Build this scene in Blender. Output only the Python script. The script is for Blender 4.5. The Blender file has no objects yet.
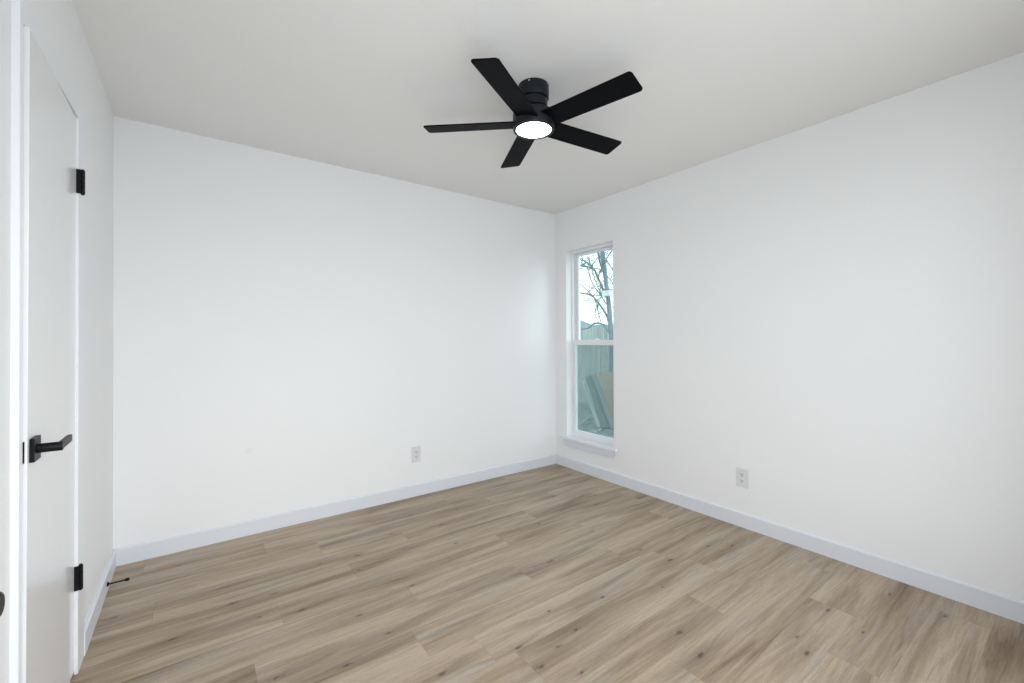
import bpy, bmesh, math, random
from mathutils import Vector, Matrix
random.seed(7)
C = bpy.context.scene.collection
SC = bpy.context.scene
R = math.radians

# ------------------------------------------------------------------ camera
YAW, PITCH, ROLL, FPX, CAMZ = 0.63338, 0.00546, 0.00371, 431.93, 1.22325
cam_d = bpy.data.cameras.new('camera')
cam = bpy.data.objects.new('camera', cam_d); C.objects.link(cam)
fwd = Vector((math.sin(YAW) * math.cos(PITCH), math.cos(YAW) * math.cos(PITCH), math.sin(PITCH)))
rt0 = Vector((math.cos(YAW), -math.sin(YAW), 0))
up0 = rt0.cross(fwd)
rt = rt0 * math.cos(ROLL) - up0 * math.sin(ROLL)
up = rt0 * math.sin(ROLL) + up0 * math.cos(ROLL)
m = Matrix((rt, up, -fwd)).transposed().to_4x4()
m.translation = Vector((0, 0, CAMZ))
cam.matrix_world = m
cam_d.sensor_width = 36.0
cam_d.lens = FPX * 36.0 / 1024.0
cam_d.shift_y = (336.06 - 341.5) / 1024.0
cam_d.clip_start = 0.02
SC.camera = cam

# ------------------------------------------------------------------ sky, lights, exposure
w = bpy.data.worlds.new('sky'); SC.world = w; w.use_nodes = True
wn = w.node_tree.nodes; wl = w.node_tree.links
bg = wn['Background']
tc = wn.new('ShaderNodeTexCoord'); sx = wn.new('ShaderNodeSeparateXYZ'); cr = wn.new('ShaderNodeValToRGB')
cr.color_ramp.elements[0].position = 0.45; cr.color_ramp.elements[0].color = (0.10, 0.10, 0.095, 1)
cr.color_ramp.elements[1].position = 0.52; cr.color_ramp.elements[1].color = (1.0, 1.0, 1.0, 1)
e = cr.color_ramp.elements.new(0.9); e.color = (0.82, 0.91, 1.0, 1)
mp = wn.new('ShaderNodeMapRange'); mp.inputs[1].default_value = -1; mp.inputs[2].default_value = 1
wl.new(tc.outputs['Generated'], sx.inputs[0]); wl.new(sx.outputs['Z'], mp.inputs[0])
wl.new(mp.outputs[0], cr.inputs[0]); wl.new(cr.outputs[0], bg.inputs['Color'])
bg.inputs['Strength'].default_value = 2.2

def area(name, loc, rot, sx_, sy_, power, col):
    l = bpy.data.lights.new(name, 'AREA'); l.shape = 'RECTANGLE'; l.size = sx_; l.size_y = sy_
    l.energy = power; l.color = col
    o = bpy.data.objects.new(name, l); C.objects.link(o); o.location = loc; o.rotation_euler = rot
    return o
# daylight from the hallway coming in through the open doorway behind the camera
area('hall_daylight', (0.27, -0.22, 1.10), (R(98), 0, R(-32)), 0.7, 1.98, 24.0, (0.885, 0.95, 1.0)).data.spread = R(150)
# added fill light in an unseen front wall opening, behind the camera
area('front_fill_light', (1.60, -0.115, 1.27), (R(92), 0, R(-2)), 1.2, 1.9, 10.0, (0.885, 0.95, 1.0)).data.spread = R(160)

# hazy low sun from the front right of the house, grazing in through the window
sl = bpy.data.lights.new('hazy_sun', 'SUN'); sl.energy = 0.9; sl.angle = R(42); sl.color = (1.0, 0.985, 0.985)
so = bpy.data.objects.new('hazy_sun', sl); C.objects.link(so)
so.rotation_euler = Vector((-0.53, 0.77, -0.25)).to_track_quat('-Z', 'Y').to_euler()

SC.view_settings.view_transform = 'Standard'
SC.view_settings.look = 'None'
SC.view_settings.exposure = -0.13
SC.view_settings.gamma = 1.0
SC.view_settings.use_curve_mapping = False

# ------------------------------------------------------------------ room measures
XL, XR, YB, YF, H = -0.356, 2.856, 3.166, -0.08, 2.44
BT, BH = 0.014, 0.092                      # baseboard thickness, height
WY0, WY1, WZ0, WZ1 = 2.440, 3.013, 0.290, 2.052   # window opening in the right wall
DY0, DY1, DZ = 1.638, 2.238, 2.048         # closet door opening in the left wall

# ------------------------------------------------------------------ mesh helpers
def box(bm, x0, x1, y0, y1, z0, z1, bev=0.0, seg=2):
    t = bmesh.new()
    bmesh.ops.create_cube(t, size=1.0)
    bmesh.ops.scale(t, vec=(abs(x1 - x0), abs(y1 - y0), abs(z1 - z0)), verts=t.verts)
    bmesh.ops.translate(t, vec=((x0 + x1) / 2, (y0 + y1) / 2, (z0 + z1) / 2), verts=t.verts)
    if bev > 0:
        bmesh.ops.bevel(t, geom=t.edges[:], offset=bev, segments=seg, affect='EDGES', profile=0.7)
    merge(bm, t)

def merge(bm, t, mat=None):
    if mat is not None:
        bmesh.ops.transform(t, matrix=mat, verts=t.verts)
    me = bpy.data.meshes.new('tmp'); t.to_mesh(me); t.free()
    bm.from_mesh(me); bpy.data.meshes.remove(me)

def lathe(bm, prof, seg=48, mat=None):
    """prof: list of (r, z); closed with caps where r == 0."""
    t = bmesh.new(); rings = []
    for r, z in prof:
        if r < 1e-6:
            rings.append([t.verts.new((0, 0, z))])
        else:
            rings.append([t.verts.new((r * math.cos(2 * math.pi * i / seg), r * math.sin(2 * math.pi * i / seg), z)) for i in range(seg)])
    for a, b in zip(rings, rings[1:]):
        if len(a) == 1 and len(b) == 1: continue
        for i in range(seg):
            j = (i + 1) % seg
            if len(a) == 1: t.faces.new((a[0], b[j], b[i]))
            elif len(b) == 1: t.faces.new((a[i], a[j], b[0]))
            else: t.faces.new((a[i], a[j], b[j], b[i]))
    bmesh.ops.recalc_face_normals(t, faces=t.faces)
    merge(bm, t, mat)

def prism(bm, outline, z0, z1, mat=None, bev=0.0):
    t = bmesh.new()
    a = [t.verts.new((x, y, z0)) for x, y in outline]
    f = t.faces.new(a)
    r = bmesh.ops.extrude_face_region(t, geom=[f])
    bmesh.ops.translate(t, vec=(0, 0, z1 - z0), verts=[v for v in r['geom'] if isinstance(v, bmesh.types.BMVert)])
    bmesh.ops.recalc_face_normals(t, faces=t.faces)
    if bev > 0:
        bmesh.ops.bevel(t, geom=t.edges[:], offset=bev, segments=2, affect='EDGES')
    merge(bm, t, mat)

def tube(bm, pts, rads, seg=8):
    t = bmesh.new(); rings = []
    pts = [Vector(p) for p in pts]
    prev = None
    for i, p in enumerate(pts):
        d = (pts[min(i + 1, len(pts) - 1)] - pts[max(i - 1, 0)]).normalized()
        ref = prev if prev is not None else (Vector((1, 0, 0)) if abs(d.x) < 0.9 else Vector((0, 1, 0)))
        u = (ref - d * ref.dot(d)).normalized(); v = d.cross(u); prev = u
        rings.append([t.verts.new(p + (u * math.cos(2 * math.pi * k / seg) + v * math.sin(2 * math.pi * k / seg)) * rads[i]) for k in range(seg)])
    for a, b in zip(rings, rings[1:]):
        for k in range(seg):
            t.faces.new((a[k], a[(k + 1) % seg], b[(k + 1) % seg], b[k]))
    t.faces.new(rings[0][::-1]); t.faces.new(rings[-1])
    bmesh.ops.recalc_face_normals(t, faces=t.faces)
    merge(bm, t)

def rounded_rect(x0, x1, y0, y1, r, n=5):
    o = []
    for cx, cy, a0 in ((x1 - r, y1 - r, 0), (x0 + r, y1 - r, 90), (x0 + r, y0 + r, 180), (x1 - r, y0 + r, 270)):
        for i in range(n + 1):
            a = R(a0 + 90 * i / n); o.append((cx + r * math.cos(a), cy + r * math.sin(a)))
    return o

def obj(name, bm, mat, parent=None, smooth=None):
    me = bpy.data.meshes.new(name); bm.to_mesh(me); bm.free()
    o = bpy.data.objects.new(name, me); C.objects.link(o)
    me.materials.append(mat)
    if smooth is not None:
        me.polygons.foreach_set('use_smooth', [True] * len(me.polygons))
        try: me.set_sharp_from_angle(angle=R(smooth))
        except Exception: pass
    if parent is not None:
        o.parent = parent
    return o

def thing(name, label, cat, loc=(0, 0, 0), rotz=0.0, group=None, structure=False):
    o = bpy.data.objects.new(name, None); C.objects.link(o)
    o.empty_display_size = 0.1
    o.location = loc; o.rotation_euler = (0, 0, rotz)
    tag(o, label, cat, group, structure)
    return o

def tag(o, label, cat, group=None, structure=False):
    o['label'] = label; o['category'] = cat
    if group: o['group'] = group
    if structure: o['kind'] = 'structure'
    return o

def B(): return bmesh.new()

# ------------------------------------------------------------------ materials
def mat_base(name, col, rough=0.5, metal=0.0, spec=0.5):
    mt = bpy.data.materials.new(name); mt.use_nodes = True
    p = mt.node_tree.nodes['Principled BSDF']
    p.inputs['Base Color'].default_value = (*col, 1); p.inputs['Roughness'].default_value = rough
    p.inputs['Metallic'].default_value = metal; p.inputs['Specular IOR Level'].default_value = spec
    return mt

def painted(name, col, rough, bump_scale, bump, spec=0.5, var=0.0):
    mt = mat_base(name, col, rough, 0, spec); nt = mt.node_tree; n = nt.nodes; l = nt.links
    p = n['Principled BSDF']
    g = n.new('ShaderNodeNewGeometry')
    ns = n.new('ShaderNodeTexNoise'); ns.inputs['Scale'].default_value = bump_scale; ns.inputs['Detail'].default_value = 3
    l.new(g.outputs['Position'], ns.inputs['Vector'])
    bp = n.new('ShaderNodeBump'); bp.inputs['Strength'].default_value = bump; bp.inputs['Distance'].default_value = 0.002
    l.new(ns.outputs['Fac'], bp.inputs['Height']); l.new(bp.outputs[0], p.inputs['Normal'])
    if var:
        n2 = n.new('ShaderNodeTexNoise'); n2.inputs['Scale'].default_value = 1.7; n2.inputs['Detail'].default_value = 3
        l.new(g.outputs['Position'], n2.inputs['Vector'])
        mr = n.new('ShaderNodeMapRange'); mr.inputs[3].default_value = 1 - var; mr.inputs[4].default_value = 1 + var
        l.new(n2.outputs['Fac'], mr.inputs[0])
        mx = n.new('ShaderNodeVectorMath'); mx.operation = 'SCALE'; mx.inputs[0].default_value = col
        l.new(mr.outputs[0], mx.inputs['Scale']); l.new(mx.outputs[0], p.inputs['Base Color'])
    return mt

M = {}
M['wall'] = painted('wall_paint', (0.905, 0.91, 0.915), 0.62, 160, 0.25, 0.35)
M['ceiling'] = painted('ceiling_paint', (0.865, 0.855, 0.84), 0.85, 90, 0.4, 0.2)
M['trim'] = painted('trim_paint', (0.87, 0.885, 0.915), 0.3, 40, 0.03, 0.5)
M['door'] = painted('door_paint', (0.86, 0.865, 0.87), 0.16, 25, 0.05, 0.5)
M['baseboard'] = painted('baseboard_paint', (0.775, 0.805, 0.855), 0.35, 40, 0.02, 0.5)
M['vinyl'] = painted('window_vinyl', (0.88, 0.89, 0.91), 0.35, 20, 0.02, 0.5)
M['black'] = painted('matte_black_metal', (0.005, 0.006, 0.008), 0.40, 400, 0.1, 0.18)
M['fan_black'] = painted('fan_black_metal', (0.008, 0.010, 0.015), 0.38, 300, 0.1, 0.28)
M['blade'] = painted('fan_blade_black', (0.003, 0.0035, 0.005), 0.55, 250, 0.25, 0.06)
M['plastic'] = painted('outlet_plastic', (0.76, 0.76, 0.775), 0.35, 30, 0.02, 0.5)
M['slot'] = painted('outlet_slot_dark', (0.05, 0.05, 0.055), 0.6, 30, 0.02, 0.3)
M['steel'] = painted('bright_steel', (0.75, 0.75, 0.76), 0.3, 200, 0.05, 0.5)
M['steel'].node_tree.nodes['Principled BSDF'].inputs['Metallic'].default_value = 1.0

# a small round patch of filler on the back wall
def add_patch(mt, centre, radius, col):
    nt = mt.node_tree; n = nt.nodes; l = nt.links; p = n['Principled BSDF']
    g = n.new('ShaderNodeNewGeometry')
    d = n.new('ShaderNodeVectorMath'); d.operation = 'DISTANCE'; d.inputs[1].default_value = centre
    l.new(g.outputs['Position'], d.inputs[0])
    mr = n.new('ShaderNodeMapRange'); mr.inputs[1].default_value = radius * 0.8; mr.inputs[2].default_value = radius * 1.15
    mr.inputs[3].default_value = 1; mr.inputs[4].default_value = 0
    l.new(d.outputs['Value'], mr.inputs[0])
    mx = n.new('ShaderNodeMix'); mx.data_type = 'RGBA'
    mx.inputs[6].default_value = p.inputs['Base Color'].default_value; mx.inputs[7].default_value = (*col, 1)
    l.new(mr.outputs[0], mx.inputs[0]); l.new(mx.outputs[2], p.inputs['Base Color'])
M['wall_back'] = painted('back_wall_paint', (0.905, 0.91, 0.915), 0.62, 160, 0.25, 0.35)
add_patch(M['wall_back'], (0.269, YB, 0.524), 0.022, (0.868, 0.873, 0.88))

def emission(name, col, s):
    mt = bpy.data.materials.new(name); mt.use_nodes = True; nt = mt.node_tree
    nt.nodes.remove(nt.nodes['Principled BSDF'])
    em = nt.nodes.new('ShaderNodeEmission'); em.inputs[0].default_value = (*col, 1); em.inputs[1].default_value = s
    nt.links.new(em.outputs[0], nt.nodes['Material Output'].inputs[0])
    return mt
M['lens'] = emission('lit_lamp_lens', (0.90, 0.96, 1.0), 22.0)

def glass(name, tint):
    mt = bpy.data.materials.new(name); mt.use_nodes = True; nt = mt.node_tree; n = nt.nodes; l = nt.links
    n.remove(n['Principled BSDF'])
    tr = n.new('ShaderNodeBsdfTransparent'); tr.inputs[0].default_value = (*tint, 1)
    gl = n.new('ShaderNodeBsdfGlossy'); gl.inputs['Roughness'].default_value = 0.02
    lw = n.new('ShaderNodeLayerWeight'); lw.inputs['Blend'].default_value = 0.5
    pw = n.new('ShaderNodeMath'); pw.operation = 'POWER'; pw.inputs[1].default_value = 5.0; l.new(lw.outputs['Facing'], pw.inputs[0])
    fr = n.new('ShaderNodeMath'); fr.operation = 'MULTIPLY_ADD'; fr.inputs[1].default_value = 0.85; fr.inputs[2].default_value = 0.03; l.new(pw.outputs[0], fr.inputs[0])
    mx = n.new('ShaderNodeMixShader')
    l.new(fr.outputs[0], mx.inputs[0]); l.new(tr.outputs[0], mx.inputs[1]); l.new(gl.outputs[0], mx.inputs[2])
    l.new(mx.outputs[0], n['Material Output'].inputs[0])
    return mt
M['glass'] = glass('window_glass', (0.875, 0.965, 0.975))

def screen_mat():
    mt = bpy.data.materials.new('insect_screen_mesh'); mt.use_nodes = True; nt = mt.node_tree; n = nt.nodes; l = nt.links
    p = n['Principled BSDF']; p.inputs['Base Color'].default_value = (0.30, 0.36, 0.36, 1); p.inputs['Roughness'].default_value = 0.7
    tr = n.new('ShaderNodeBsdfTransparent'); mx = n.new('ShaderNodeMixShader'); mx.inputs[0].default_value = 0.30
    l.new(tr.outputs[0], mx.inputs[1]); l.new(p.outputs[0], mx.inputs[2]); l.new(mx.outputs[0], n['Material Output'].inputs[0])
    return mt
M['screen'] = screen_mat()

def wood(name, c1, c2, scale=(3, 3, 0.4), rough=0.85):
    mt = mat_base(name, c1, rough, 0, 0.2); nt = mt.node_tree; n = nt.nodes; l = nt.links; p = n['Principled BSDF']
    t = n.new('ShaderNodeTexCoord'); mpn = n.new('ShaderNodeMapping'); mpn.inputs['Scale'].default_value = scale
    ns = n.new('ShaderNodeTexNoise'); ns.inputs['Scale'].default_value = 6; ns.inputs['Detail'].default_value = 5
    rp = n.new('ShaderNodeValToRGB'); rp.color_ramp.elements[0].color = (*c1, 1); rp.color_ramp.elements[1].color = (*c2, 1)
    rp.color_ramp.elements[0].position = 0.35; rp.color_ramp.elements[1].position = 0.68
    l.new(t.outputs['Object'], mpn.inputs[0]); l.new(mpn.outputs[0], ns.inputs['Vector']); l.new(ns.outputs['Fac'], rp.inputs[0])
    l.new(rp.outputs[0], p.inputs['Base Color'])
    return mt
M['fence'] = wood('weathered_fence_wood', (0.341, 0.395, 0.372), (0.620, 0.666, 0.620), (4, 4, 0.35))
M['bark'] = wood('tree_bark', (0.178, 0.225, 0.240), (0.341, 0.403, 0.419), (9, 9, 2))
M['grey_board'] = wood('grey_weathered_board', (0.155, 0.186, 0.186), (0.295, 0.333, 0.326), (12, 12, 0.5))
M['pale_board'] = wood('pale_weathered_board', (0.388, 0.442, 0.434), (0.558, 0.605, 0.589), (12, 12, 0.5))
M['ply'] = wood('tan_sheet', (0.388, 0.341, 0.248), (0.512, 0.457, 0.349), (2, 2, 1.5))
M['ground'] = wood('yard_ground', (0.139, 0.163, 0.147), (0.372, 0.395, 0.357), (1.2, 1.2, 1.2))
M['roof'] = wood('grey_roof', (0.264, 0.341, 0.380), (0.357, 0.426, 0.465), (2, 2, 6))
M['siding'] = wood('pale_siding', (0.388, 0.442, 0.457), (0.512, 0.558, 0.574), (1, 1, 6))
M['white_wood'] = wood('white_painted_wood', (0.78, 0.80, 0.78), (0.86, 0.88, 0.86), (6, 6, 1))
M['wire'] = mat_base('dark_cable', (0.2, 0.2, 0.2), 0.7)

# ---- floor: vinyl planks. Each plank is its own face with its own offset, tone and uv in metres.
KNOTS = [(0.14, 2.39, 0.0113, 0.75), (0.39, 2.14, 0.0113, 0.75), (0.31, 2.36, 0.0090, 0.60), (-0.07, 2.25, 0.0083, 0.55), (-0.29, 2.58, 0.0083, 0.55), (0.23, 2.20, 0.0060, 0.40), (0.55, 2.52, 0.0075, 0.50), (-0.07, 2.96, 0.0068, 0.45), (0.74, 2.49, 0.0106, 0.70), (0.65, 1.76, 0.0083, 0.55), (0.46, 1.68, 0.0083, 0.55), (0.24, 1.77, 0.0098, 0.65), (0.59, 1.95, 0.0083, 0.55), (0.73, 1.43, 0.0106, 0.70), (1.26, 2.29, 0.0075, 0.50), (0.87, 2.03, 0.0075, 0.50), (0.70, 2.33, 0.0060, 0.40), (1.29, 1.31, 0.0090, 0.60), (1.03, 1.37, 0.0083, 0.55), (1.55, 1.40, 0.0090, 0.60), (1.28, 1.47, 0.0075, 0.50), (1.62, 1.04, 0.0106, 0.70), (1.57, 0.92, 0.0128, 0.85), (1.14, 1.13, 0.0083, 0.55), (1.04, 1.24, 0.0075, 0.50), (2.11, 1.41, 0.0098, 0.65), (2.07, 1.58, 0.0090, 0.60), (1.57, 1.79, 0.0113, 0.75), (1.85, 1.28, 0.0060, 0.40), (1.16, 1.28, 0.0083, 0.55), (1.91, 0.68, 0.0098, 0.65), (1.98, 0.74, 0.0083, 0.55), (2.55, 1.29, 0.0090, 0.60), (2.29, 0.73, 0.0090, 0.60), (2.66, 0.60, 0.0090, 0.60), (2.65, 0.41, 0.0075, 0.50), (2.23, 0.59, 0.0060, 0.40), (1.52, 2.74, 0.0083, 0.55), (1.21, 2.84, 0.0083, 0.55), (2.25, 2.51, 0.0083, 0.55), (1.31, 2.57, 0.0075, 0.50), (0.99, 2.64, 0.0083, 0.55), (1.83, 2.20, 0.0090, 0.60), (2.40, 2.54, 0.0075, 0.50), (2.38, 2.20, 0.0083, 0.55), (2.51, 2.33, 0.0075, 0.50), (2.43, 1.37, 0.0068, 0.45)]
def floor_mat():
    mt = mat_base('oak_vinyl_plank', (0.4, 0.3, 0.2), 0.42, 0, 0.35); nt = mt.node_tree; n = nt.nodes; l = nt.links; p = n['Principled BSDF']
    def node(t, **k):
        x = n.new(t)
        for a, b in k.items(): setattr(x, a, b)
        return x
    uv = node('ShaderNodeUVMap', uv_map='plank')
    rnd = node('ShaderNodeAttribute', attribute_name='plank_seed')
    sep = node('ShaderNodeSeparateXYZ'); l.new(uv.outputs[0], sep.inputs[0])
    def math_(op, a, b=None, c=None):
        x = node('ShaderNodeMath', operation=op)
        for i, v in enumerate((a, b, c)):
            if v is None: continue
            if isinstance(v, (int, float)): x.inputs[i].default_value = v
            else: l.new(v, x.inputs[i])
        return x.outputs[0]
    def vec(a, b, c):
        x = node('ShaderNodeCombineXYZ')
        for i, v in enumerate((a, b, c)):
            if isinstance(v, (int, float)): x.inputs[i].default_value = v
            else: l.new(v, x.inputs[i])
        return x.outputs[0]
    u, v, s = sep.outputs[0], sep.outputs[1], rnd.outputs['Fac']
    # knots: dark core and a wide soft halo of browner wood, placed on the floor
    geo = node('ShaderNodeNewGeometry')
    core = halo = None
    wn_ = node('ShaderNodeTexNoise'); wn_.inputs['Scale'].default_value = 55; wn_.inputs['Detail'].default_value = 3; l.new(geo.outputs['Position'], wn_.inputs['Vector'])
    wob = math_('ADD', 0.25, math_('POWER', math_('MULTIPLY', wn_.outputs['Fac'], 2.0), 3.5))
    for (kx, ky, kr, kh) in KNOTS:
        sub = node('ShaderNodeVectorMath', operation='SUBTRACT'); sub.inputs[1].default_value = (kx, ky, 0); l.new(geo.outputs['Position'], sub.inputs[0])
        sc = node('ShaderNodeVectorMath', operation='MULTIPLY'); sc.inputs[1].default_value = (0.45 / kr, 1.1 / kr, 0); l.new(sub.outputs[0], sc.inputs[0])
        ln = node('ShaderNodeVectorMath', operation='LENGTH'); l.new(sc.outputs[0], ln.inputs[0])
        q = math_('MULTIPLY', ln.outputs['Value'], ln.outputs['Value'])
        c_ = math_('EXPONENT', math_('MULTIPLY', math_('MULTIPLY', q, wob), -1.4))
        sc2 = node('ShaderNodeVectorMath', operation='MULTIPLY'); sc2.inputs[1].default_value = (1 / 0.20, 1 / 0.028, 0); l.new(sub.outputs[0], sc2.inputs[0])
        ln2 = node('ShaderNodeVectorMath', operation='LENGTH'); l.new(sc2.outputs[0], ln2.inputs[0])
        q2 = math_('MULTIPLY', ln2.outputs['Value'], ln2.outputs['Value'])
        h_ = math_('MULTIPLY', math_('EXPONENT', math_('MULTIPLY', q2, -1.0)), kh)
        core = c_ if core is None else math_('MAXIMUM', core, c_)
        halo = h_ if halo is None else math_('MAXIMUM', halo, h_)
    # grain bends round the knots
    vb = math_('ADD', v, math_('MULTIPLY', halo, 0.030))
    def noise(su, sv, off, scale, detail, rough=0.5, dist=0.0):
        x = node('ShaderNodeTexNoise'); x.inputs['Scale'].default_value = scale; x.inputs['Detail'].default_value = detail
        x.inputs['Roughness'].default_value = rough; x.inputs['Distortion'].default_value = dist
        l.new(vec(math_('ADD', math_('MULTIPLY', u, su), math_('MULTIPLY', s, 31.7 + off)),
                  math_('ADD', math_('MULTIPLY', vb, sv), math_('MULTIPLY', s, 57.3 + off)), math_('MULTIPLY', s, 11.0 + off)), x.inputs['Vector'])
        return x.outputs['Fac']
    broad = noise(0.75, 8.0, 0, 1.0, 3, 0.55, 0.9)
    band = noise(1.5, 27.0, 5, 1.0, 4, 0.62, 1.2)
    fine = noise(9.0, 210.0, 9, 1.0, 3, 0.6)
    tick = noise(60.0, 320.0, 2, 1.0, 2, 0.5)
    fac = math_('ADD', math_('MULTIPLY', broad, 0.60), math_('MULTIPLY', band, 0.40))
    rp = node('ShaderNodeValToRGB'); l.new(fac, rp.inputs[0])
    els = rp.color_ramp.elements
    els[0].position = 0.33; els[0].color = (0.200, 0.138, 0.086, 1)
    els[1].position = 0.66; els[1].color = (0.525, 0.420, 0.312, 1)
    e_ = els.new(0.42); e_.color = (0.326, 0.243, 0.164, 1)
    e_ = els.new(0.53); e_.color = (0.430, 0.334, 0.239, 1)
    def mulcol(col, f):
        x = node('ShaderNodeVectorMath', operation='SCALE'); l.new(col, x.inputs[0]); l.new(f, x.inputs['Scale']); return x.outputs[0]
    def rng(val, a, b, lo=0.25, hi=0.75):
        x = node('ShaderNodeMapRange'); x.inputs[1].default_value = lo; x.inputs[2].default_value = hi
        x.inputs[3].default_value = a; x.inputs[4].default_value = b; l.new(val, x.inputs[0]); return x.outputs[0]
    col = mulcol(rp.outputs[0], rng(fine, 0.85, 1.14))
    col = mulcol(col, rng(tick, 0.92, 1.08))
    col = mulcol(col, rng(s, 0.975, 1.025, 0, 1))
    # greyer streaks
    grey = noise(1.4, 14.0, 17, 1.0, 2, 0.5, 0.4)
    mg = node('ShaderNodeMix', data_type='RGBA'); l.new(rng(grey, 0.0, 0.55, 0.5, 0.72), mg.inputs[0]); l.new(col, mg.inputs[6])
    hs = node('ShaderNodeHueSaturation'); hs.inputs['Saturation'].default_value = 0.45; l.new(col, hs.inputs['Color']); l.new(hs.outputs[0], mg.inputs[7])
    mh = node('ShaderNodeMix', data_type='RGBA'); l.new(math_('MULTIPLY', halo, rng(band, 1.0, 0.25)), mh.inputs[0]); l.new(mg.outputs[2], mh.inputs[6]); mh.inputs[7].default_value = (0.17, 0.118, 0.082, 1)
    mc = node('ShaderNodeMix', data_type='RGBA'); l.new(math_('MULTIPLY', core, rng(fine, 0.65, 0.98)), mc.inputs[0]); l.new(mh.outputs[2], mc.inputs[6]); mc.inputs[7].default_value = (0.045, 0.036, 0.032, 1)
    # joints between the planks: end joints (u), side joints (v)
    def edge(val, length, wdt):
        a = math_('MINIMUM', val, math_('SUBTRACT', length, val))
        x = node('ShaderNodeMapRange'); x.inputs[1].default_value = wdt * 0.4; x.inputs[2].default_value = wdt; x.inputs[3].default_value = 1; x.inputs[4].default_value = 0
        l.new(a, x.inputs[0]); return x.outputs[0]
    ed = math_('MAXIMUM', edge(u, 1.2, 0.0022), math_('MULTIPLY', edge(v, 0.18, 0.0018), 0.7))
    me_ = node('ShaderNodeMix', data_type='RGBA'); l.new(math_('MULTIPLY', ed, 0.16), me_.inputs[0]); l.new(mc.outputs[2], me_.inputs[6]); me_.inputs[7].default_value = (0.10, 0.07, 0.05, 1)
    l.new(me_.outputs[2], p.inputs['Base Color'])
    l.new(rng(fine, 0.50, 0.40), p.inputs['Roughness'])
    bp = node('ShaderNodeBump'); bp.inputs['Strength'].default_value = 0.10; bp.inputs['Distance'].default_value = 0.0008
    l.new(math_('SUBTRACT', math_('ADD', fine, math_('MULTIPLY', tick, 0.4)), math_('MULTIPLY', ed, 1.5)), bp.inputs['Height'])
    l.new(bp.outputs[0], p.inputs['Normal'])
    return mt
M['floor'] = floor_mat()

# ------------------------------------------------------------------ structure
def build_floor():
    PW, PL = 0.18, 1.20
    # end joint of each row, measured on the floor; row 0 starts at y = 0.457
    joints = {0: 1.98, 1: 2.329, 2: 1.46, 3: 1.887, 4: 1.009, 5: 2.12, 6: 0.729, 7: 1.38, 8: 0.843, 9: 1.508, 10: 0.672, 11: 1.05, 12: 1.79, 13: 0.33, 14: 0.98, 15: 1.6}
    bm = bmesh.new(); uvl = bm.loops.layers.uv.new('plank'); sl = bm.faces.layers.float.new('plank_seed')
    rr = random.Random(21)
    x_min, x_max, y_min, y_max = XL - 0.13, XR + 0.02, -1.0, YB + 0.02
    k = int(math.floor((y_min - 0.457) / PW))
    while 0.457 + k * PW < y_max:
        ya, yb = 0.457 + k * PW, 0.457 + (k + 1) * PW
        j = joints.get(k, rr.uniform(0, PL))
        x = j - PL * math.ceil((j - x_min) / PL)
        while x < x_max:
            xa, xb = max(x, x_min), min(x + PL, x_max); y0, y1 = max(ya, y_min), min(yb, y_max)
            if xb - xa > 1e-4 and y1 - y0 > 1e-4:
                f = bm.faces.new([bm.verts.new(q) for q in ((xa, y0, 0), (xb, y0, 0), (xb, y1, 0), (xa, y1, 0))])
                f[sl] = rr.random()
                for lp, (px, py) in zip(f.loops, ((xa, y0), (xb, y0), (xb, y1), (xa, y1))):
                    lp[uvl].uv = (px - x, py - ya)
            x += PL
        k += 1
    o = obj('floor', bm, M['floor']); tag(o, 'light brown oak look plank floor of the empty room', 'floor', structure=True)
    # slab under the planks
    b = B(); box(b, x_min, x_max, y_min, y_max, -0.12, -0.002); obj('floor_slab', b, M['grey_board'], o)
    return o
build_floor()

b = B(); box(b, XL - 0.13, XR + 0.14, YF - 0.12, YB + 0.12, H, H + 0.10)
tag(obj('ceiling', b, M['ceiling']), 'warm white flat ceiling above the fan', 'ceiling', structure=True)

b = B(); box(b, XL - 0.13, XR + 0.14, YB, YB + 0.12, -0.12, H)
tag(obj('wall_back', b, M['wall_back']), 'white painted wall with one outlet facing the doorway', 'wall', structure=True)

b = B(); T = 0.14
box(b, XR, XR + T, YF - 0.12, WY0, -0.12, H); box(b, XR, XR + T, WY1, YB, -0.12, H)
box(b, XR, XR + T, WY0, WY1, WZ1, H); box(b, XR, XR + T, WY0, WY1, -0.12, WZ0 - 0.02)
tag(obj('wall_right', b, M['wall']), 'white painted wall holding the narrow window', 'wall', structure=True)

b = B()
box(b, XL - 0.12, XL - 0.0165, YF - 0.12, DY0 - 0.019, -0.12, H, 0); box(b, XL - 0.12, XL, DY1 + 0.019, YB, -0.12, H)
box(b, XL - 0.12, XL, DY0 - 0.019, DY1 + 0.019, DZ + 0.019, H); box(b, XL - 0.13, XL - 0.12, DY0 - 0.1, DY1 + 0.1, -0.12, DZ + 0.1)
tag(obj('wall_left', b, M['wall']), 'white painted wall holding the closet door', 'wall', structure=True)

# front wall behind the camera, with the open doorway the camera looks in through
FX0, FX1 = -0.257, 0.60
b = B()
box(b, XL, FX0, YF - 0.12, YF, -0.12, H); box(b, FX1, 0.97, YF - 0.12, YF, -0.12, H); box(b, 2.23, XR, YF - 0.12, YF, -0.12, H); box(b, 0.97, 2.23, YF - 0.12, YF, -0.12, 0.29); box(b, 0.97, 2.23, YF - 0.12, YF, 2.25, H); box(b, FX0, FX1, YF - 0.12, YF, 2.06, H)  # wider opening beside the doorway is added to let in fill light
tag(obj('wall_front', b, M['wall']), 'white painted wall with the open room doorway', 'wall', structure=True)

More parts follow.
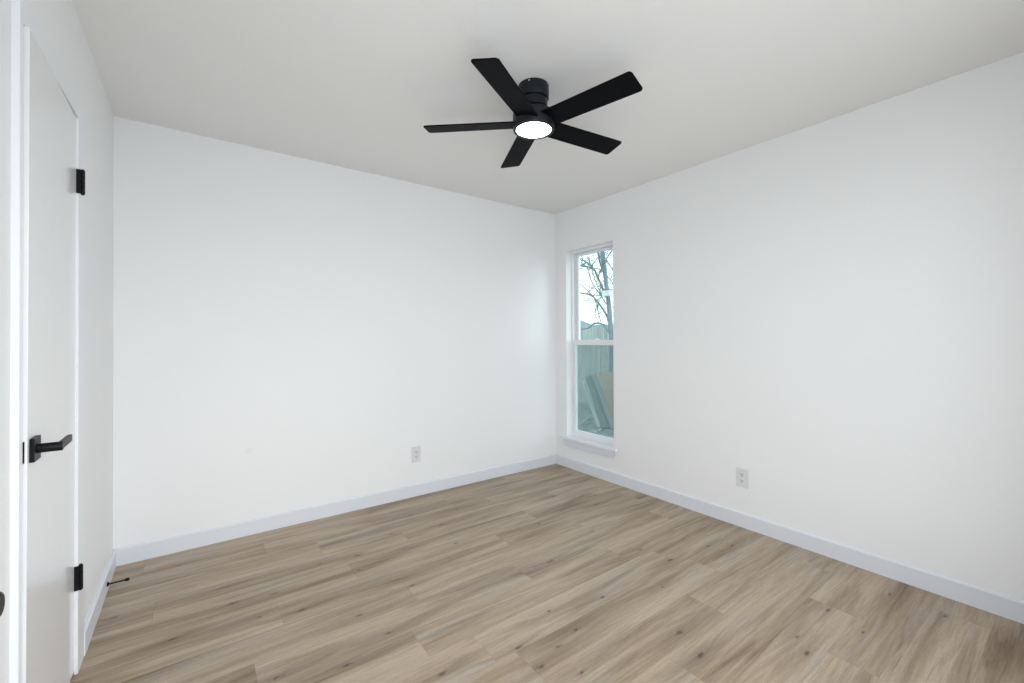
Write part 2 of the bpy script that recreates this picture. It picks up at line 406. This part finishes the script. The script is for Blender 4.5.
def baseboard(name, x0, x1, y0, y1, side, label):
    """board lying along one wall; side gives the face that looks into the room"""
    t = bmesh.new()
    prof = [(0, 0), (BT, 0), (BT, BH - 0.007), (BT - 0.006, BH), (0, BH)]
    def pt(o_, z, a):
        if side == '-y': return (a, YB - o_, z)
        if side == '-x': return (XR - o_, a, z)
        if side == '+x': return (XL + o_, a, z)
    a0, a1 = (x0, x1) if side == '-y' else (y0, y1)
    r0 = [t.verts.new(pt(o_, z, a0)) for o_, z in prof]; r1 = [t.verts.new(pt(o_, z, a1)) for o_, z in prof]
    n_ = len(prof)
    for i in range(n_): t.faces.new((r0[i], r0[(i + 1) % n_], r1[(i + 1) % n_], r1[i]))
    t.faces.new(r0[::-1]); t.faces.new(r1)
    bmesh.ops.recalc_face_normals(t, faces=t.faces)
    o = obj(name, t, M['baseboard']); tag(o, label, 'baseboard', structure=True)
baseboard('baseboard_back', XL + BT, XR - BT, 0, 0, '-y', 'white baseboard along the back wall')
baseboard('baseboard_right', 0, 0, YF, YB, '-x', 'white baseboard along the wall with the window')
baseboard('baseboard_left', 0, 0, 2.335, YB, '+x', 'white baseboard between the closet door and the corner')

# closet door casing and jamb (trim_1)
b = B(); CT = 0.011
box(b, XL - 0.0165, XL - 0.0006, 1.613, 1.641, 0, DZ + 0.068, 0.0015); box(b, XL, XL + CT, 2.225, 2.335, 0, DZ + 0.068, 0.0015)
prism(b, [(XL - 0.0165, 1.6412), (XL - 0.001, 1.6412), (XL + CT, 2.2248), (XL - 0.001, 2.2248)], DZ - 0.006, DZ + 0.068)
box(b, XL - 0.12, XL - 0.001, DY0 - 0.019, DY0, 0, DZ + 0.019); box(b, XL - 0.12, XL - 0.001, DY1, DY1 + 0.019, 0, DZ + 0.019)
box(b, XL - 0.12, XL - 0.001, DY0, DY1, DZ, DZ + 0.019)
tag(obj('trim_1', b, M['trim']), 'white flat casing around the closet door', 'door casing', structure=True)

# doorway casing on the front wall (trim_2)
b = B()
box(b, FX0, FX0 + 0.012, YF - 0.12, YF - 0.001, 0, 2.06); box(b, FX1 - 0.012, FX1, YF - 0.12, YF - 0.001, 0, 2.06); box(b, FX0 + 0.012, FX1 - 0.012, YF - 0.12, YF - 0.001, 2.048, 2.06)
tag(obj('trim_2', b, M['trim']), 'white jamb lining the open room doorway', 'door jamb', structure=True)

# ------------------------------------------------------------------ lever handle
def lever_parts(parent, side, lever_dir, mat):
    """built at the parent's local origin on a door face looking along +X; lever_dir is the sign of local Y the lever points to"""
    hd = bpy.data.objects.new('door_handle', None); C.objects.link(hd); hd.parent = parent
    hd['label'] = 'black square lever handle'
    b = B(); box(b, 0.0, 0.010, -0.031, 0.031, -0.031, 0.031, 0.0015); obj('rosette', b, mat, hd)
    b = B()
    mt = Matrix.Rotation(R(90), 4, 'Y')
    lathe(b, [(0, 0.008), (0.0125, 0.008), (0.0125, 0.056), (0.011, 0.058), (0, 0.058)], 24, mt)
    obj('spindle_neck', b, mat, hd, 40)
    b = B()
    y0, y1 = (-0.0115, 0.122) if lever_dir > 0 else (-0.122, 0.0115)
    box(b, 0.045, 0.057, y0, y1, -0.0105, 0.0105, 0.004, 3); obj('lever', b, mat, hd, 40)
    return hd

def hinge_parts(parent, y, z, hz=0.0445):
    hg = bpy.data.objects.new('hinge', None); C.objects.link(hg); hg.parent = parent
    hg.location = (0, y, z); hg['label'] = 'black door hinge'
    b = B(); box(b, -0.0005, 0.0125, -0.0125, -0.0092, -hz, hz, 0.0008); obj('hinge_leaf', b, M['black'], hg)
    b = B()
    for i in range(5):
        z0 = -hz + i * 2 * hz / 5
        lathe(b, [(0, z0 + .0006), (0.0062, z0 + .0006), (0.0068, z0 + .0012), (0.0068, z0 + 2 * hz / 5 - .0012), (0.0062, z0 + 2 * hz / 5 - .0006), (0, z0 + 2 * hz / 5 - .0006)], 16, Matrix.Translation((0.0160, -0.002, 0)))
    lathe(b, [(0, -hz - .003), (0.004, -hz - .003), (0.0045, -hz), (0.0045, hz), (0.004, hz + .003), (0, hz + .003)], 12, Matrix.Translation((0.0160, -0.002, 0)))
    obj('knuckle', b, M['black'], hg, 40)

# closet door: hung at its far edge, standing open by a finger's width
HY = 2.233; DW = 0.589; ANG = 0.45
dr = thing('door_1', 'plain white closet door with black lever handle, slightly ajar', 'door', (XL, HY, 0), structure=True)
dr.rotation_euler = (0, R(0.14), R(ANG))
b = B(); box(b, -0.035, 0.0, -DW, -0.003, 0.012, 2.037, 0.0015); obj('door_slab', b, M['door'], dr)
hd = lever_parts(dr, 1, 1, M['black']); hd.location = (0.0, -DW + 0.046, 0.933)
b = B(); box(b, -0.030, -0.005, -DW - 0.0015, -DW + 0.002, 0.933 - 0.028, 0.933 + 0.028, 0.0008); obj('latch_plate', b, M['black'], dr)
b = B()
t = bmesh.new(); prism(b, [(-0.024, 0), (-0.011, 0), (-0.011, -0.008), (-0.018, -0.011), (-0.024, -0.010)], -0.009, 0.009, Matrix.Translation((0, -DW, 0.933))); t.free()
obj('latch_bolt', b, M['black'], dr)
hinge_parts(dr, 0.0, 1.808); hinge_parts(dr, 0.0, 0.350)

# room entry door, swung fully open along the left wall; only its lever end reaches into the picture
d2 = thing('door_2', 'white room door swung open against the left wall, near the camera', 'door', (-0.222, YF + 0.012, 0), structure=True)
b = B(); box(b, -0.035, 0.0, 0.004, 0.835, 0.012, 2.037, 0.0015); obj('door_slab', b, M['door'], d2)
hd = lever_parts(d2, 1, -1, M['black']); hd.location = (0.0, 0.686 - YF - 0.012, 0.945)
for z in (1.80, 1.05, 0.28):
    hinge_parts(d2, 0.0, z)

# ------------------------------------------------------------------ window_1
win = thing('window_1', 'narrow white single hung window in the right wall', 'window', (0, 0, 0), structure=True)
FXa, FXb = 2.922, 2.990
def ring(bm, x0, x1, y0, y1, z0, z1, ws, wt, wb, bev=0.0015):
    box(bm, x0, x1, y0, y0 + ws, z0, z1, bev); box(bm, x0, x1, y1 - ws, y1, z0, z1, bev)
    box(bm, x0, x1, y0 + ws, y1 - ws, z1 - wt, z1, bev); box(bm, x0, x1, y0 + ws, y1 - ws, z0, z0 + wb, bev)
b = B(); ring(b, FXa, FXb, WY0, WY1, WZ0, WZ1, 0.019, 0.020, 0.012)
box(b, 2.952, 2.956, WY0 + .022, WY0 + .030, WZ0 + .01, WZ1 - .02); box(b, 2.952, 2.956, WY1 - .030, WY1 - .022, WZ0 + .01, WZ1 - .02)
obj('window_frame', b, M['vinyl'], win)
SY0, SY1 = WY0 + 0.022, WY1 - 0.022
us = B(); ring(us, 2.960, 2.986, SY0, SY1, 1.176, WZ1 - 0.022, 0.038, 0.022, 0.030)
us = obj('upper_sash', us, M['vinyl'], win)
b = B(); box(b, 2.971, 2.975, SY0 + .036, SY1 - .036, 1.204, WZ1 - .042); obj('pane', b, M['glass'], us)
ls = B(); ring(ls, 2.930, 2.952, SY0, SY1, WZ0 + 0.004, 1.206, 0.024, 0.046, 0.055)
ls = obj('lower_sash', ls, M['vinyl'], win)
b = B(); box(b, 2.939, 2.943, SY0 + .022, SY1 - .022, WZ0 + .057, 1.162); obj('pane', b, M['glass'], ls)
b = B(); ring(b, 2.9575, 2.9595, SY0, SY1, WZ0 + 0.012, 1.172, 0.014, 0.014, 0.014, 0.0006)
sf = obj('screen_frame', b, M['vinyl'], win)
b = B(); box(b, 2.9582, 2.9588, SY0 + .013, SY1 - .013, WZ0 + .025, 1.160); obj('screen_mesh', b, M['screen'], sf)
lk = B(); yc = 2.70
prism(lk, rounded_rect(-0.009, 0.009, -0.032, 0.032, 0.008), 0, 0.006, Matrix.Translation((2.940, yc, 1.206)), 0.001)
lathe(lk, [(0, 0.004), (0.011, 0.004), (0.011, 0.014), (0.008, 0.017), (0, 0.017)], 20, Matrix.Translation((2.940, yc, 1.206)))
prism(lk, rounded_rect(-0.005, 0.005, -0.004, 0.034, 0.004), 0.010, 0.016, Matrix.Translation((2.940, yc, 1.206)), 0.001)
obj('sash_lock', lk, M['white_wood'], win)
# the stool's part inside the opening is narrower than its nosing
b = B(); box(b, XR - 0.030, XR - 0.0002, WY0 - 0.040, WY1 + 0.074, WZ0 - 0.020, WZ0, 0.004, 3); box(b, XR - 0.010, FXa + 0.03, WY0 + .0005, WY1 - .0005, WZ0 - 0.0195, WZ0 - 0.0004)
obj('window_sill', b, M['trim'], win)
b = B(); prism(b, [(WY0 - 0.030, WZ0 - 0.0240), (WY1 + 0.040, WZ0 - 0.0240), (WY1 + 0.026, WZ0 - 0.082), (WY0 - 0.018, WZ0 - 0.082)], 0, 0.013,
     Matrix(((0, 0, -1, XR), (1, 0, 0, 0), (0, 1, 0, 0), (0, 0, 0, 1))), 0.001)
obj('window_apron', b, M['baseboard'], win)

# unseen opening added to carry the fill light: a plain vinyl frame in it
b = B()
for x0, x1, z0, z1 in ((0.971, 0.996, 0.291, 2.249), (2.204, 2.229, 0.291, 2.249), (0.996, 2.204, 0.291, 0.316), (0.996, 2.204, 2.224, 2.249)):
    box(b, x0, x1, YF - 0.115, YF - 0.055, z0, z1, 0.0015)
tag(obj('fill_opening_frame', b, M['vinyl']), 'white frame of the added fill light opening behind the camera', 'window', structure=True)

# ------------------------------------------------------------------ ceiling fan
FC = (1.319, 1.613)
fan = thing('ceiling_fan', 'matte black five blade flush mount ceiling fan with lit white lamp', 'ceiling fan', (FC[0], FC[1], H))
b = B(); lathe(b, [(0, 0), (0.073, 0), (0.074, -0.003), (0.074, -0.060), (0.072, -0.064), (0, -0.064)]); obj('canopy', b, M['fan_black'], fan, 35)
b = B(); lathe(b, [(0, -0.060), (0.060, -0.060), (0.060, -0.070), (0.067, -0.072), (0.067, -0.104), (0.064, -0.108), (0.050, -0.110), (0.048, -0.134), (0, -0.134)]); obj('neck', b, M['fan_black'], fan, 35)
b = B(); lathe(b, [(0, -0.130), (0.070, -0.130), (0.096, -0.134), (0.1005, -0.140), (0.1005, -0.208), (0.098, -0.213), (0.086, -0.2145), (0.084, -0.2115), (0.084, -0.204), (0, -0.204)], 64); obj('motor_housing', b, M['fan_black'], fan, 35)
b = B(); lathe(b, [(0, -0.2045), (0.0835, -0.2045), (0.0835, -0.2100), (0.081, -0.2118), (0.06, -0.2125), (0, -0.213)], 64); obj('light_lens', b, M['lens'], fan, 60)['label'] = 'round glowing white lamp lens'
for a in (30, 215):
    b = B(); lathe(b, [(0, 0), (0.004, 0), (0.004, 0.002), (0.0025, 0.004), (0, 0.004)], 12, Matrix.Rotation(R(a), 4, 'Z') @ Matrix.Translation((0.073, 0, -0.010)) @ Matrix.Rotation(R(90), 4, 'Y'))
    s_ = obj('canopy_screw', b, M['steel'], fan); s_['label'] = 'small bright screw'
def blade_mesh():
    o = []
    x0, x1 = 0.060, 0.532
    w0, w1, rc = 0.110 / 2, 0.121 / 2, 0.016
    n = 6
    o.append((x0, -w0)); 
    for (cx, cy, a0) in ((x1 - rc, -w1 + rc, 270), (x1 - rc, w1 - rc, 0)):
        for i in range(n + 1):
            a = R(a0 + 90 * i / n); o.append((cx + rc * math.cos(a), cy + rc * math.sin(a)))
    o.append((x0, w0))
    t = bmesh.new(); prism(t, o, -0.003, 0.003, None, 0.0012)
    return t
BL_A0 = 66.43
for i in range(5):
    t = blade_mesh()
    bl = obj('fan_blade', t, M['blade'], fan)
    bl.matrix_local = Matrix.Rotation(R(BL_A0 + 72 * i), 4, 'Z') @ Matrix.Translation((0, 0, -0.182)) @ Matrix.Rotation(R(-11.8), 4, 'X')

# ------------------------------------------------------------------ outlets
def outlet(label, loc, rotz, wd, ht):
    t = thing('wall_outlet', label, 'outlet', loc, rotz, 'duplex wall outlets')
    # local: -Y looks into the room
    mt = Matrix(((1, 0, 0, 0), (0, 0, 1, 0), (0, 1, 0, 0), (0, 0, 0, 1)))
    b = B(); prism(b, rounded_rect(-wd / 2, wd / 2, -ht / 2, ht / 2, 0.004), -0.006, 0.0, mt, 0.0018); obj('cover_plate', b, M['plastic'], t, 40)
    for s_ in (1, -1):
        b = B(); o = []
        for k in range(32):
            a = 2 * math.pi * k / 32; x, y = 0.0172 * math.cos(a), 0.0172 * math.sin(a); o.append((x, max(-0.0135, min(0.0135, y)) + s_ * 0.0195))
        prism(b, o, -0.0075, -0.004, mt); rc = obj('receptacle', b, M['plastic'], t)
        b = B()
        for x, h_ in ((-0.0064, 0.0052), (0.0064, 0.0044)):
            box(b, x - 0.0016, x + 0.0016, -0.0082, -0.0070, s_ * 0.0195 + 0.0035 - h_, s_ * 0.0195 + 0.0035 + h_)
        prism(b, [(0.0032 * math.cos(2 * math.pi * k / 12), 0.0032 * math.sin(2 * math.pi * k / 12) + s_ * 0.0195 - 0.0085) for k in range(12)], -0.0082, -0.0070, mt)
        obj('socket_slots', b, M['slot'], rc)
    b = B(); prism(b, [(0.003 * math.cos(2 * math.pi * k / 12), 0.003 * math.sin(2 * math.pi * k / 12)) for k in range(12)], -0.0085, -0.006, mt); obj('plate_screw', b, M['plastic'], t)
    return t
outlet('white duplex outlet low on the back wall, left of the window corner', (1.392, YB, 0.322), 0, 0.074, 0.122)
outlet('white duplex outlet on the right wall, right of the window', (XR, 1.376, 0.316), R(-90), 0.078, 0.122)

# ------------------------------------------------------------------ door stop on the left baseboard
ds = thing('door_stop', 'thin black rod door stop on the left baseboard by the corner', 'door stop', (XL + BT, 2.852, 0.040))
my = Matrix.Rotation(R(90), 4, 'Y')
b = B(); lathe(b, [(0, 0), (0.011, 0), (0.011, 0.003), (0.006, 0.008), (0.0, 0.008)], 20, my); obj('base', b, M['black'], ds, 40)
b = B(); lathe(b, [(0, 0.006), (0.0036, 0.006), (0.0034, 0.068), (0, 0.068)], 16, my); obj('rod', b, M['black'], ds, 40)
b = B(); lathe(b, [(0, 0.066), (0.006, 0.066), (0.0072, 0.070), (0.0072, 0.078), (0.005, 0.082), (0, 0.082)], 16, my); obj('rubber_tip', b, M['black'], ds, 40)

# ------------------------------------------------------------------ outside the window
GZ = -0.35
b = B(); box(b, XR + 0.14, 40, -12, 40, GZ - 0.2, GZ)
tag(obj('ground', b, M['ground']), 'bare grey green yard ground outside the window', 'ground', structure=True)

fn = thing('wooden_fence', 'weathered vertical board fence across the yard outside the window', 'fence', (7.5, 6.5, GZ))
b = B(); rr = random.Random(5); y = -5.0
while y < 6.0:
    h_ = 1.885 + rr.uniform(-0.012, 0.012)
    t = bmesh.new(); dx = rr.uniform(-.006, .006); box(t, -0.009 + dx, 0.009, y, y + 0.134, 0.03, h_, 0.002); merge(b, t); y += 0.143
obj('fence_boards', b, M['fence'], fn)
for z in (0.3, 1.6):
    b = B(); box(b, 0.009, 0.047, -5, 6, z, z + 0.09); obj('fence_rail', b, M['fence'], fn)
y = -4.6
while y < 6:
    b = B(); box(b, 0.047, 0.137, y, y + 0.09, 0, 1.8); obj('fence_post', b, M['fence'], fn); y += 2.4

BR = [
    (0.036, 0.05, [(6.6, 5.92, 3.28), (6.6, 5.91, 2.99), (6.6, 5.88, 2.75), (6.6, 5.84, 2.48), (6.6, 5.8, 2.22), (6.6, 5.76, 1.98), (6.6, 5.72, 1.62), (6.6, 5.7, 1.38), (6.6, 5.68, 1.09), (6.6, 5.68, -0.78)]),
    (0.018, 0.024, [(6.34, 5.86, 3.45), (6.42, 5.86, 2.92), (6.51, 5.89, 2.74), (6.6, 5.89, 2.59)]),
    (0.016, 0.026, [(6.64, 6.76, 2.88), (6.63, 6.51, 2.76), (6.63, 6.19, 2.66), (6.62, 6.05, 2.45), (6.61, 5.93, 2.25), (6.6, 5.82, 2.04)]),
    (0.008, 0.016, [(6.47, 6.7, 2.98), (6.51, 6.42, 2.86), (6.56, 6.32, 2.81), (6.6, 6.17, 2.69)]),
    (0.006, 0.01, [(6.7, 6.58, 2.77), (6.65, 6.38, 2.81), (6.6, 6.17, 2.71)]),
    (0.012, 0.026, [(6.73, 6.97, 2.29), (6.71, 6.63, 2.2), (6.68, 6.3, 2.12), (6.66, 6.14, 2.01), (6.64, 5.94, 1.81), (6.62, 5.79, 1.62), (6.6, 5.7, 1.44)]),
    (0.007, 0.013, [(6.17, 6.33, 2.48), (6.31, 6.24, 2.32), (6.46, 6.17, 2.18), (6.6, 6.17, 2.07)]),
    (0.006, 0.01, [(6.6, 6.32, 2.69), (6.6, 6.25, 2.49), (6.6, 6.14, 2.29), (6.6, 6.0, 2.14), (6.6, 5.9, 2.01), (6.6, 5.76, 1.84)]),
    (0.01, 0.03, [(6.94, 7.26, 1.48), (6.89, 6.83, 1.43), (6.84, 6.54, 1.44), (6.79, 6.32, 1.53), (6.75, 6.09, 1.52), (6.7, 5.91, 1.43), (6.65, 5.76, 1.3), (6.6, 5.68, 1.15)]),
    (0.005, 0.007, [(6.6, 6.11, 2.0), (6.6, 6.06, 1.86), (6.6, 6.03, 1.75), (6.6, 5.96, 1.55)]),
    (0.004, 0.009, [(6.33, 5.41, 2.5), (6.47, 5.65, 2.7), (6.6, 5.87, 2.87)]),
    (0.004, 0.01, [(7.1, 5.88, 2.01), (6.85, 5.83, 2.3), (6.6, 5.79, 2.46)]),
    (0.004, 0.007, [(6.6, 5.9, 2.01), (6.6, 6.08, 2.35), (6.6, 6.19, 2.63), (6.6, 6.28, 2.89)]),
    (0.004, 0.007, [(6.6, 6.03, 2.44), (6.6, 5.95, 2.6), (6.6, 5.79, 2.81), (6.6, 5.66, 2.95)]),
]
def smooth_path(pts, n=4):
    P = [Vector(p) for p in pts]; out = []
    for i in range(len(P) - 1):
        p0, p1, p2, p3 = P[max(i - 1, 0)], P[i], P[i + 1], P[min(i + 2, len(P) - 1)]
        for k in range(n):
            t = k / n
            out.append(0.5 * ((2 * p1) + (p2 - p0) * t + (2 * p0 - 5 * p1 + 4 * p2 - p3) * t * t + (3 * p1 - p0 - 3 * p2 + p3) * t ** 3))
    out.append(P[-1]); return out
tr = thing('bare_tree', 'bare leafless tree with forking branches in front of the fence', 'tree', (6.6, 5.68, GZ))
off = Vector((6.6, 5.68, GZ))
rr = random.Random(11)
bt, bb, bw = B(), B(), B()
for i, (r0, r1, pts) in enumerate(BR):
    if i == 0:
        pts = pts[:-1] + [(6.6, 5.68, GZ)]
        pts = [(6.62, 6.0, 4.9), (6.61, 5.97, 4.1)] + pts
    q = smooth_path(pts); n_ = len(q)
    tube(bt if i == 0 else bb, [p - off for p in q], [max(0.0105, r0 + (r1 - r0) * k / (n_ - 1)) for k in range(n_)], 8)
    if i:
        for _ in range(7):
            p = q[rr.randrange(n_)]; d = Vector((rr.uniform(-.6, .6), rr.uniform(-1, 1), rr.uniform(-.1, 1))).normalized(); L = rr.uniform(.3, .9)
            w_ = Vector((rr.uniform(-1, 1), rr.uniform(-1, 1), rr.uniform(-1, 1))) * L * 0.2
            tube(bw, [p - off, p + d * L * .5 + w_ - off, p + d * L - off], [0.007, 0.005, 0.003], 5)
            if rr.random() < .6:
                p2 = p + d * L * .5 + w_; d2_ = (d + Vector((rr.uniform(-1, 1), rr.uniform(-1, 1), rr.uniform(-.4, .8)))).normalized()
                tube(bw, [p2 - off, p2 + d2_ * L * .6 - off], [0.0045, 0.0025], 5)
obj('trunk', bt, M['bark'], tr, 60); obj('branches', bb, M['bark'], tr, 60)
o = obj('twigs', bw, M['bark'], tr, 60); o['kind'] = 'stuff'

nb = thing('nest_box', 'small white box fixed to the tree trunk', 'nest box', (6.485, 5.72, 2.04))
b = B(); box(b, -0.055, 0.055, -0.13, 0.055, 0, 0.115, 0.003); obj('box_body', b, M['white_wood'], nb)
b = B(); box(b, -0.065, 0.055, -0.14, 0.065, 0.115, 0.128, 0.003); obj('box_roof', b, M['grey_board'], nb)

def leaning(name, top, foot, width, thick, mat, label, cat, ribs=0, group=None):
    top, foot = Vector(top), Vector(foot); ax = (top - foot); L = ax.length; ax.normalize()
    wdir = Vector((0.75, 0.66, 0)).cross(ax).normalized(); wdir = (Vector((0.66, -0.75, 0)) - ax * Vector((0.66, -0.75, 0)).dot(ax)).normalized()
    nd = ax.cross(wdir)
    if nd.z < 0 : nd = nd
    mt = Matrix((wdir, nd, ax)).transposed().to_4x4(); mt.translation = foot
    b = B(); t = bmesh.new(); box(t, -width / 2, width / 2, -thick / 2, thick / 2, 0, L, 0.002); merge(b, t)
    for k in range(ribs):
        x = -width / 2 + (k + 0.5) * width / ribs
        for s_ in (-1, 1):
            t = bmesh.new(); box(t, x - 0.009, x + 0.009, s_ * thick / 2 - 0.012, s_ * thick / 2 + 0.014, 0, L, 0.003); merge(b, t)
    o = obj(name, b, mat); o.matrix_world = mt
    tag(o, label, cat, group); return o
leaning('wooden_board', (6.0, 5.87, 0.40), (5.70, 5.20, GZ + 0.012), 0.065, 0.022, M['pale_board'], 'pale narrow board leaning left of the ribbed panel outside', 'board', 0, 'boards leaning in the yard')
leaning('ribbed_panel', (6.02, 5.745, 0.50), (5.74, 5.08, GZ + 0.015), 0.13, 0.016, M['grey_board'], 'grey ribbed panel leaning diagonally in the yard outside', 'panel', 3)
leaning('wooden_board', (6.04, 5.62, 0.55), (5.76, 4.945, GZ + 0.014), 0.075, 0.026, M['grey_board'], 'dark grey board leaning right of the ribbed panel outside', 'board', 0, 'boards leaning in the yard')
leaning('wooden_stick', (5.62, 5.33, -0.13), (5.50, 5.50, GZ + 0.012), 0.022, 0.02, M['pale_board'], 'short pale stick propped left of the leaning boards', 'stick')
# tan sheet standing against the fence
b = B(); t = bmesh.new(); prism(t, [(0.42, 0.0), (0.40, 0.90), (0.2, 0.93), (0.0, 0.92), (-0.15, 0.98), (-0.9, 1.0), (-0.9, 0.0)], -0.008, 0.008, None, 0.002)
merge(b, t, Matrix(((0, 0, 1, 0), (1, 0, 0, 0), (0, 1, 0, 0), (0, 0, 0, 1))))
o = obj('fibre_sheet', b, M['ply']); o.location = (6.33, 5.50, GZ + 0.006); o.rotation_euler = (0, R(10), 0)
tag(o, 'tan sheet leaning on the bare tree behind the boards', 'sheet')
for i, (x, y, z, a, L) in enumerate(((5.52, 5.02, 0.02, 40, .12), (5.35, 4.98, 0.02, 110, .09), (5.95, 5.32, 0.02, 75, .12))):
    b = B(); t = bmesh.new(); prism(t, [(-L / 2, -.02), (L * .4, -.025), (L / 2, .01), (0, .028), (-L * .45, .02)], -0.018, 0.018, None, 0.005); merge(b, t)
    o = obj('wood_scrap', b, M['pale_board']); o.location = (x, y, GZ + z); o.rotation_euler = (0, 0, R(a))
    tag(o, ('pale wood scrap nearest the foot of the leaning panel', 'smallest pale wood scrap on the ground closest to the house', 'pale wood scrap lying behind the feet of the boards')[i], 'wood scrap', 'wood scraps on the ground')

hs = thing('house', 'pale grey roofed house far beyond the fence', 'house', (18.5, 21.4, GZ))
b = B(); box(b, -1.6, 1.6, -2.2, 6, 0, 2.25); obj('house_wall', b, M['siding'], hs)
b = B(); prism(b, [(-1.9, 2.25), (1.9, 2.25), (1.9, 2.35), (0, 2.85), (-1.9, 2.35)], -2.5, 6.3, Matrix(((1, 0, 0, 0), (0, 0, 1, 0), (0, 1, 0, 0), (0, 0, 0, 1)))); obj('roof', b, M['roof'], hs)
